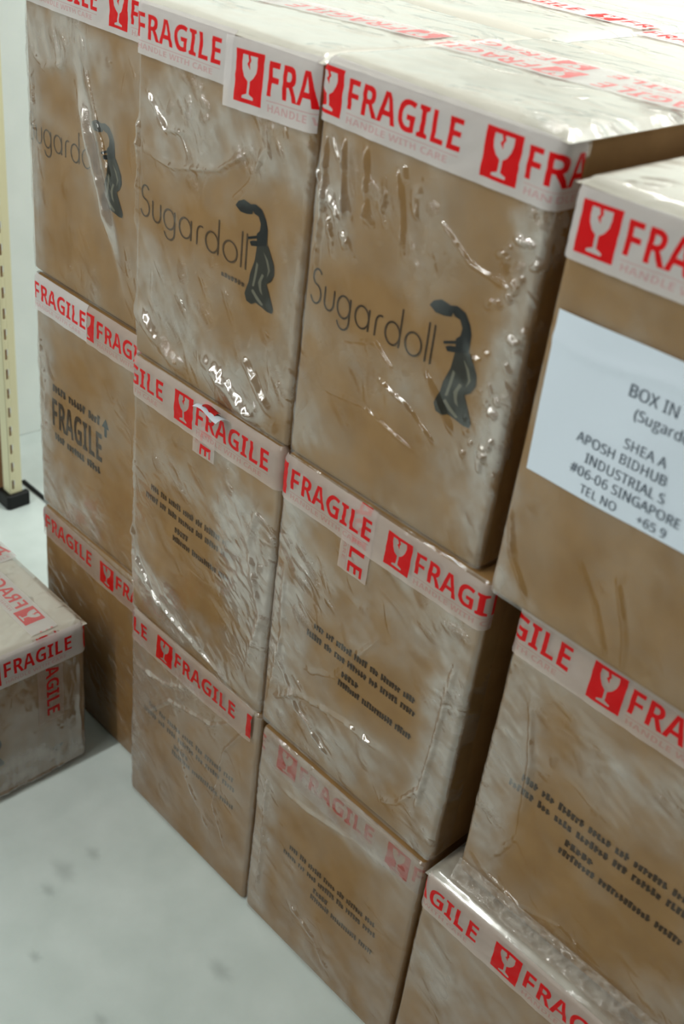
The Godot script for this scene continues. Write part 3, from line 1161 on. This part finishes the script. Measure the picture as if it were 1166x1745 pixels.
	film(m2[1], m2[0], local(m2, {"seed": 7, "base": 0.12, "angle": 150, "top": false,
		"folds": [[0.007, 0.006, 0.2, -0.97, 0.52, -0.90, 0.58, -0.80, 0.60, -0.70, 0.60], [0.006, 0.006, 0.2, -0.97, 0.64, -0.90, 0.55, -0.80, 0.50],
			[0.006, 0.006, 0.2, -0.90, 0.63, -0.83, 0.665, -0.75, 0.80], [0.007, 0.006, 0.2, -0.63, 0.86, -0.64, 0.66, -0.65, 0.50],
			[0.007, 0.005, 0.2, -0.96, 0.80, -0.95, 0.66, -0.97, 0.50], [0.006, 0.006, 0.2, -0.72, 0.50, -0.68, 0.53, -0.64, 0.60]],
		"milk": [[-0.95, 0.72, 0.05, 0.2, 0, 0.36], [-0.635, 0.66, 0.035, 0.22, 0, 0.3], [-0.85, 0.52, 0.15, 0.05, 10, 0.2], [-0.78, 0.81, 0.1, 0.06, 0, 0.1], [-0.76, 0.68, 0.08, 0.05, 0, -0.25]]}))

	var m3 := box_at("rightmost middle wrapped box, set back from the ledge of the box below it", G, -0.57, -0.208, y1 + 0.012, 0.482, -0.966, D)
	strip(m3, -0.60, -0.20, 0.954, 0.962, -0.458, M.tape_mid, 0.0062, 0.07)
	notice(m3[1], m3[0], [-0.525 + 0.389, -0.25 + 0.389, 0.708 - m3[2].y], M.ink)
	film(m3[1], m3[0], local(m3, {"seed": 8, "skin": "snug", "base": 0.14, "angle": 155, "top": false,
		"folds": [[0.007, 0.006, 0.15, -0.53, 0.86, -0.50, 0.75, -0.49, 0.62, -0.53, 0.53], [0.006, 0.007, 0.25, -0.56, 0.485, -0.52, 0.495, -0.46, 0.49, -0.40, 0.50, -0.33, 0.49],
			[0.004, 0.005, 0.1, -0.55, 0.52, -0.46, 0.51, -0.40, 0.53, -0.3, 0.51]],
		"milk": [[-0.54, 0.68, 0.04, 0.2, 0, 0.22], [-0.38, 0.62, 0.12, 0.12, 0, -0.25], [-0.33, 0.83, 0.1, 0.03, 0, 0.15]]}))

	loose_film(m3)

	# ------------------------------------------------------------------- top row
	var y2 := 0.966 + GAP
	var t0 := box_at("leftmost top wrapped box, a pale film fold crossing its printed figure", G, -1.727, -1.365, y2 - 0.006, 0.51, -1.0, D)
	strip(t0, -1.75, -1.34, 1.474, 1.474, -1.733, M.tape_clear, 0.0055)
	part("printed_lettering", print_mesh(t0[1], wordmark(-1.728 + 1.546, 1.193 - t0[2].y, 0.046, 0.21)), M.ink_thin, t0[0])
	emblem(t0[1], t0[0], Vector2(-1.517 + 1.546, 1.267 - t0[2].y))
	flaps(t0)
	film(t0[1], t0[0], local(t0, {"seed": 9, "base": 0.10, "step": 0.0035, "angle": 112,
		"folds": [[0.014, 0.012, 1.0, -1.57, 1.33, -1.53, 1.24, -1.50, 1.17, -1.47, 1.08], [0.006, 0.006, 0.2, -1.55, 1.36, -1.50, 1.25, -1.47, 1.17],
			[0.008, 0.006, 0.2, -1.70, 1.34, -1.66, 1.32, -1.58, 1.345], [0.006, 0.006, 0.15, -1.70, 1.36, -1.70, 1.2, -1.705, 1.0]],
		"milk": [[-1.515, 1.21, 0.14, 0.011, -69, 1.1], [-1.49, 1.2, 0.03, 0.07, 20, -0.25], [-1.62, 1.2, 0.08, 0.03, -8, -0.1], [-1.62, 1.37, 0.14, 0.04, 0, 0.3], [-1.71, 1.2, 0.03, 0.2, 0, 0.2], [-1.6, 1.08, 0.12, 0.08, 0, -0.1], [-1.58, 1.28, 0.05, 0.05, 0, -0.06]]}))

	var t1 := box_at("second top wrapped box from the left, bright film creases along its bottom", G, -1.347, -0.984, y2, 0.513, -0.95, D)
	strip(t1, -1.37, -1.14, 1.478, 1.480, -1.403, M.tape_clear, 0.0055, 0.064, 0.272)
	strip(t1, -1.152, -0.986, 1.474, 1.481, -1.133, M.tape_clear, 0.0065, 0.082, 0.285)
	part("printed_lettering", print_mesh(t1[1], wordmark(-1.335 + 1.1655, 1.193 - t1[2].y, 0.046, 0.243)), M.ink_thin, t1[0])
	var under := marks(-1.14 + 1.1655, -1.09 + 1.1655, 1.168 - t1[2].y, 0.006, [7])
	part("printed_small_line", print_mesh(t1[1], under), M.ink_thin, t1[0])
	emblem(t1[1], t1[0], Vector2(-1.101 + 1.1655, 1.276 - t1[2].y))
	flaps(t1)
	tape_top(t1[1], t1[0], -0.12, 0.15, 0.035, -0.03, -0.1, M.tape_top)
	film(t1[1], t1[0], local(t1, {"seed": 10, "base": 0.08, "angle": 125, "step": 0.002, "top_milk": 0.35,
		"folds": [[0.020, 0.016, 0.5, -1.35, 1.055, -1.30, 1.03, -1.25, 1.005, -1.21, 0.985], [0.020, 0.016, 0.55, -1.19, 1.045, -1.13, 1.02, -1.08, 0.995, -1.03, 0.985],
			[0.012, 0.009, 0.2, -1.09, 1.08, -1.05, 1.04, -1.01, 1.0], [0.007, 0.006, 0.2, -1.34, 1.29, -1.25, 1.285, -1.15, 1.31, -1.08, 1.36],
			[0.006, 0.008, 0.2, -1.34, 1.34, -1.335, 1.26, -1.34, 1.15], [0.007, 0.006, 0.15, -1.33, 1.38, -1.27, 1.33, -1.22, 1.34], [0.005, 0.005, 0.1, -1.06, 1.37, -1.09, 1.31, -1.13, 1.27]],
		"milk": [[-1.24, 1.35, 0.12, 0.055, 0, 0.28], [-1.06, 1.36, 0.08, 0.04, -10, 0.16], [-1.22, 1.06, 0.12, 0.05, -20, 0.2], [-1.30, 1.12, 0.04, 0.06, 0, 0.1], [-1.06, 1.05, 0.06, 0.06, 0, 0.12], [-1.075, 1.21, 0.045, 0.08, 15, -0.4], [-1.22, 1.21, 0.12, 0.04, 0, -0.3]]}))

	var t2 := box_at("third top wrapped box from the left, film glints down its right side", G, -0.98, -0.633, y2, 0.518, -0.95, D, 0.005)
	strip(t2, -0.985, -0.605, 1.487, 1.482, -0.992, M.tape_clear, 0.0055, 0.068, 0.26)
	part("printed_lettering", print_mesh(t2[1], wordmark(-0.967 + 0.8065, 1.196 - t2[2].y, 0.046, 0.212)), M.ink, t2[0])
	emblem(t2[1], t2[0], Vector2(-0.7507 + 0.8065, 1.2689 - t2[2].y))
	flaps(t2)
	tape_top(t2[1], t2[0], -0.173, 0.173, 0.01, -0.035, 0.02, M.tape_top)
	tape_top(t2[1], t2[0], -0.17, 0.172, -0.055, -0.09, 0.5, M.tape_top, true, 0.05, 0.0086)
	var shine := scatter(40, -0.69, -0.638, 1.10, 1.38, 150.0, 22.0, 0.018, 0.006, 0.0045)
	shine.append_array(scatter(22, -0.97, -0.80, 1.28, 1.40, 118.0, 12.0, 0.05, 0.007, 0.0030))
	film(t2[1], t2[0], local(t2, {"seed": 11, "skin": "snug", "base": 0.07, "angle": 122, "step": 0.0018, "top_milk": 0.25,
		"folds": [[0.006, 0.008, 0.15, -0.965, 1.42, -0.955, 1.33, -0.96, 1.22], [0.005, 0.008, 0.12, -0.935, 1.42, -0.925, 1.36, -0.915, 1.31], [0.005, 0.008, 0.12, -0.90, 1.42, -0.885, 1.36, -0.88, 1.32],
			[0.005, 0.008, 0.12, -0.845, 1.41, -0.825, 1.35, -0.815, 1.30], [0.005, 0.006, 0.15, -0.76, 1.19, -0.735, 1.165, -0.70, 1.125], [0.004, 0.005, 0.12, -0.90, 1.17, -0.84, 1.19, -0.80, 1.165],
			[0.004, 0.005, 0.1, -0.84, 1.15, -0.78, 1.135, -0.72, 1.10], [0.004, 0.005, 0.08, -0.93, 1.09, -0.85, 1.10, -0.74, 1.075], [0.004, 0.004, 0.08, -0.78, 1.37, -0.72, 1.33, -0.66, 1.32]] + shine,
		"milk": [[-0.645, 1.22, 0.028, 0.2, 0, 0.26], [-0.95, 1.36, 0.04, 0.06, 0, 0.2], [-0.67, 1.10, 0.05, 0.09, 0, 0.18], [-0.64, 1.39, 0.04, 0.03, 0, 0.3], [-0.90, 1.03, 0.1, 0.04, 0, 0.12], [-0.72, 1.215, 0.045, 0.08, 15, -0.4], [-0.86, 1.22, 0.12, 0.04, 0, -0.3], [-0.84, 1.05, 0.1, 0.06, 0, -0.15]]}))

	var t3 := box_at("rightmost top cardboard box bearing a white printed address sheet", G, -0.604, -0.245, y2 - 0.004, 0.494, -0.938, D)
	strip(t3, -0.609, -0.24, 1.452, 1.457, -0.593, M.tape_clear, 0.0055, 0.07)
	flaps(t3)
	film(t3[1], t3[0], local(t3, {"seed": 12, "base": 0.03, "skin": "taut", "angle": 125, "crease": 0.0015, "top_milk": 0.3,
		"folds": [[0.005, 0.005, 0.08, -0.50, 1.08, -0.46, 1.03, -0.43, 0.97], [0.005, 0.005, 0.08, -0.45, 1.09, -0.42, 1.02, -0.41, 0.97], [0.006, 0.006, 0.18, -0.60, 1.10, -0.58, 1.03, -0.54, 0.975]],
		"milk": [[-0.605, 1.02, 0.02, 0.1, 0, 0.25], [-0.57, 0.98, 0.05, 0.02, -20, 0.2], [-0.45, 1.06, 0.15, 0.1, 0, -0.08]]}))
	address_sheet(t3)

	# -------------------------------------------------------- rows behind the front
	var G2 := "wrapped boxes in the rows behind the front row"
	var cols := [[-1.347, -0.988, "second"], [-0.977, -0.622, "third"], [-0.610, -0.25, "rightmost"]]
	var tiers := [[0.0, 0.462, "on the floor"], [y1, 0.498, "at middle height"], [y2, 0.512, "on top"]]
	for k in 3:
		for r in 2:
			if r == 1 and k == 2:
				continue
			for j in 3:
				var b := box_at("cardboard box %s, in the %s row back, behind the %s front column" % [tiers[j][2], ["second", "third"][r], cols[k][2]], G2, cols[k][0], cols[k][1], tiers[j][0], tiers[j][1], -1.388 - r * 0.45, D, 0.002)
				if j == 2:
					flaps(b)
					var hw: float = b[1].w / 2
					tape_top(b[1], b[0], -hw, hw, -0.025 + 0.02 * k, -0.05 + 0.02 * k, 0.07 - 0.05 * k, M.tape_clear, false, 0.075)
					film_top(b[1], b[0], 30.0 + k * 7 + r * 3, 0.008, 0.35)

	small_box()


func loose_film(b: Array) -> void:
	"""Crumpled film that hangs from the carton's foot over the ledge in front of it."""
	var c: Dictionary = b[1]
	var nu := 150
	var nv := 22
	var P := PackedVector3Array()
	var UV := PackedVector2Array()
	var C := PackedColorArray()
	for j in nv:
		for i in nu:
			var x := lerpf(-c.w / 2 + 0.004, c.w / 2, i / float(nu - 1))
			var t := j / float(nv - 1)
			var crumple := n_fold.get_noise_3d(x * 26.0, t * 1.6, 3.0) * 0.5 + n_fold.get_noise_3d(x * 60.0, t * 3.0, 7.0) * 0.3
			var amp := 0.008 * sin(PI * clampf(t * 1.05, 0, 1))
			P.append(Vector3(x, lerpf(0.030, 0.0035, smoothstep(0.0, 0.8, t)) + amp * (crumple + 0.4), c.d / 2 + lerpf(0.004, 0.024, t * t) + amp * crumple))
			UV.append(Vector2(x, t * 0.04) / CREASE_M)
			C.append(Color(1, 1, 1, clampf(0.12 + 0.35 * crumple, 0.0, 0.4)))
	part("loose_film", grid_mesh(nu, nv, P, UV, C, [M.layers, M.haze]), null, b[0], "crumpled clear film at the foot")


func torn_flap(b: Array) -> void:
	"""A short end of tape that has come loose and stands out from the top edge."""
	var at: Vector2 = b[2]
	var st := SurfaceTool.new()
	var nu := 14
	var nv := 8
	for k in 2:
		var P := PackedVector3Array()
		var UV := PackedVector2Array()
		for j in nv:
			for i in nu:
				var fx := i / float(nu - 1)
				var fy := j / float(nv - 1)
				var x := -1.152 + fx * (0.055 if k == 0 else 0.03) + (0.012 if k else 0.0) - at.x
				# it springs from the edge, leans out and droops
				var y := 0.961 - at.y + 0.010 * sin(fy * 2.2) + (0.003 if k else 0.0) + 0.004 * sin(fx * 5.0) * fy
				P.append(Vector3(x, y, b[1].d / 2 + 0.009 + fy * (0.026 if k == 0 else 0.020)))
				UV.append(Vector2(fx, fy))
		part("torn_tape_end" if k == 0 else "red_tape_scrap", grid_mesh(nu, nv, P, UV), M.sheet if k == 0 else red_print(), b[0])


func red_print() -> Material:
	if not M.has("red"):
		M.red = mat(Color(0.74, 0.06, 0.08), 0.35, 0.5)
		M.red.cull_mode = BaseMaterial3D.CULL_DISABLED
	return M.red


func address_sheet(b: Array) -> void:
	var at: Vector2 = b[2]
	var c: Dictionary = b[1]
	# a landscape sheet, slightly skewed, wavy and folded near its upper edge
	var nu := 60
	var nv := 40
	var P := PackedVector3Array()
	var UV := PackedVector2Array()
	for j in nv:
		for i in nu:
			var fx := i / float(nu - 1)
			var fy := j / float(nv - 1)
			var x := lerpf(lerpf(-0.592, -0.588, fy), -0.300, fx) - at.x
			var y := lerpf(lerpf(1.330, 1.336, fx), lerpf(1.144, 1.150, fx), fy) - at.y
			P.append(skin(c, x, y, sheet_lift(fx, fy)))
			UV.append(Vector2(fx, fy))
	var o := part("address_sheet", grid_mesh(nu, nv, P, UV), M.sheet, b[0], "white printed address sheet")
	M.sheet.cull_mode = BaseMaterial3D.CULL_DISABLED
	var tris := PackedVector2Array()
	for l in [["BOX IN", -0.490, 1.278, 0.0165], ["(Sugardoll", -0.478, 1.256, 0.0145], ["SHEA A", -0.480, 1.224, 0.0140], ["APOSH BIDHUB", -0.535, 1.206, 0.0140], ["INDUSTRIAL S", -0.519, 1.187, 0.0140], ["#06-06 SINGAPORE", -0.534, 1.170, 0.0140], ["TEL NO", -0.516, 1.152, 0.0130], ["+65 9", -0.444, 1.153, 0.0130]]:
		tris.append_array(lettering(l[0], l[1] - at.x, l[2] - at.y, l[3] * 0.8, false))
	part("printed_address", print_mesh(c, tris, 0.0052), M.sheet_ink, o)


func sheet_lift(fx: float, fy: float) -> float:
	return 0.0040 + 0.0020 * exp(-pow((fy - 0.16 - 0.03 * sin(fx * 9.0)) / 0.035, 2.0)) + 0.0006 * sin(fx * 13.0 + fy * 4.0)


func small_box() -> void:
	# a single carton on the floor; its printed side faces along the stack (+x)
	var c := carton(0.36, 0.352, 0.36, 0.003)
	c.r = 0.012
	var t := thing("cardboard_box", "small wrapped cardboard box standing alone on the floor at the left", "box", Vector3(-1.471 - 0.18, 0.0, -0.932 + 0.18), PI / 2)
	part("body", body_mesh(c), M.kraft, t)
	var b := [t, c, Vector2.ZERO]
	flaps(b)
	# own x runs towards -z: x = -(z + 0.752)
	tape(c, t, -0.19, 0.195, 0.352, 0.352, -0.045, M.tape_clear, 0.006, 0.066, 0.215)
	tape_down(c, t, 0.098, 0.37, 0.15, M.tape_low, 0.056, 0.0045, 0.95)
	emblem(c, t, Vector2(-0.075, 0.215), 1.0)
	var tri := PackedVector2Array([Vector2(0.095, 0.066), Vector2(0.125, 0.072), Vector2(0.112, 0.052)])
	part("printed_mark", print_mesh(c, tri), M.ink, t)
	tape_top(c, t, -0.18, 0.18, -0.10, -0.10, 0.05, M.tape_top, false, 0.066, 0.0088)
	tape_over(c, t, 0.10, M.tape_top)
	film(c, t, {"seed": 14, "base": 0.36, "angle": 88, "step": 0.003, "top_milk": 0.55, "top_step": 0.004,
		"folds": [[0.006, 0.008, 0.2, -0.18, 0.012, -0.05, 0.016, 0.05, 0.012, 0.17, 0.016], [0.006, 0.006, 0.15, 0.165, 0.3, 0.16, 0.15, 0.165, 0.02]],
		"milk": [[0.05, 0.05, 0.12, 0.05, 0, 0.2]]})
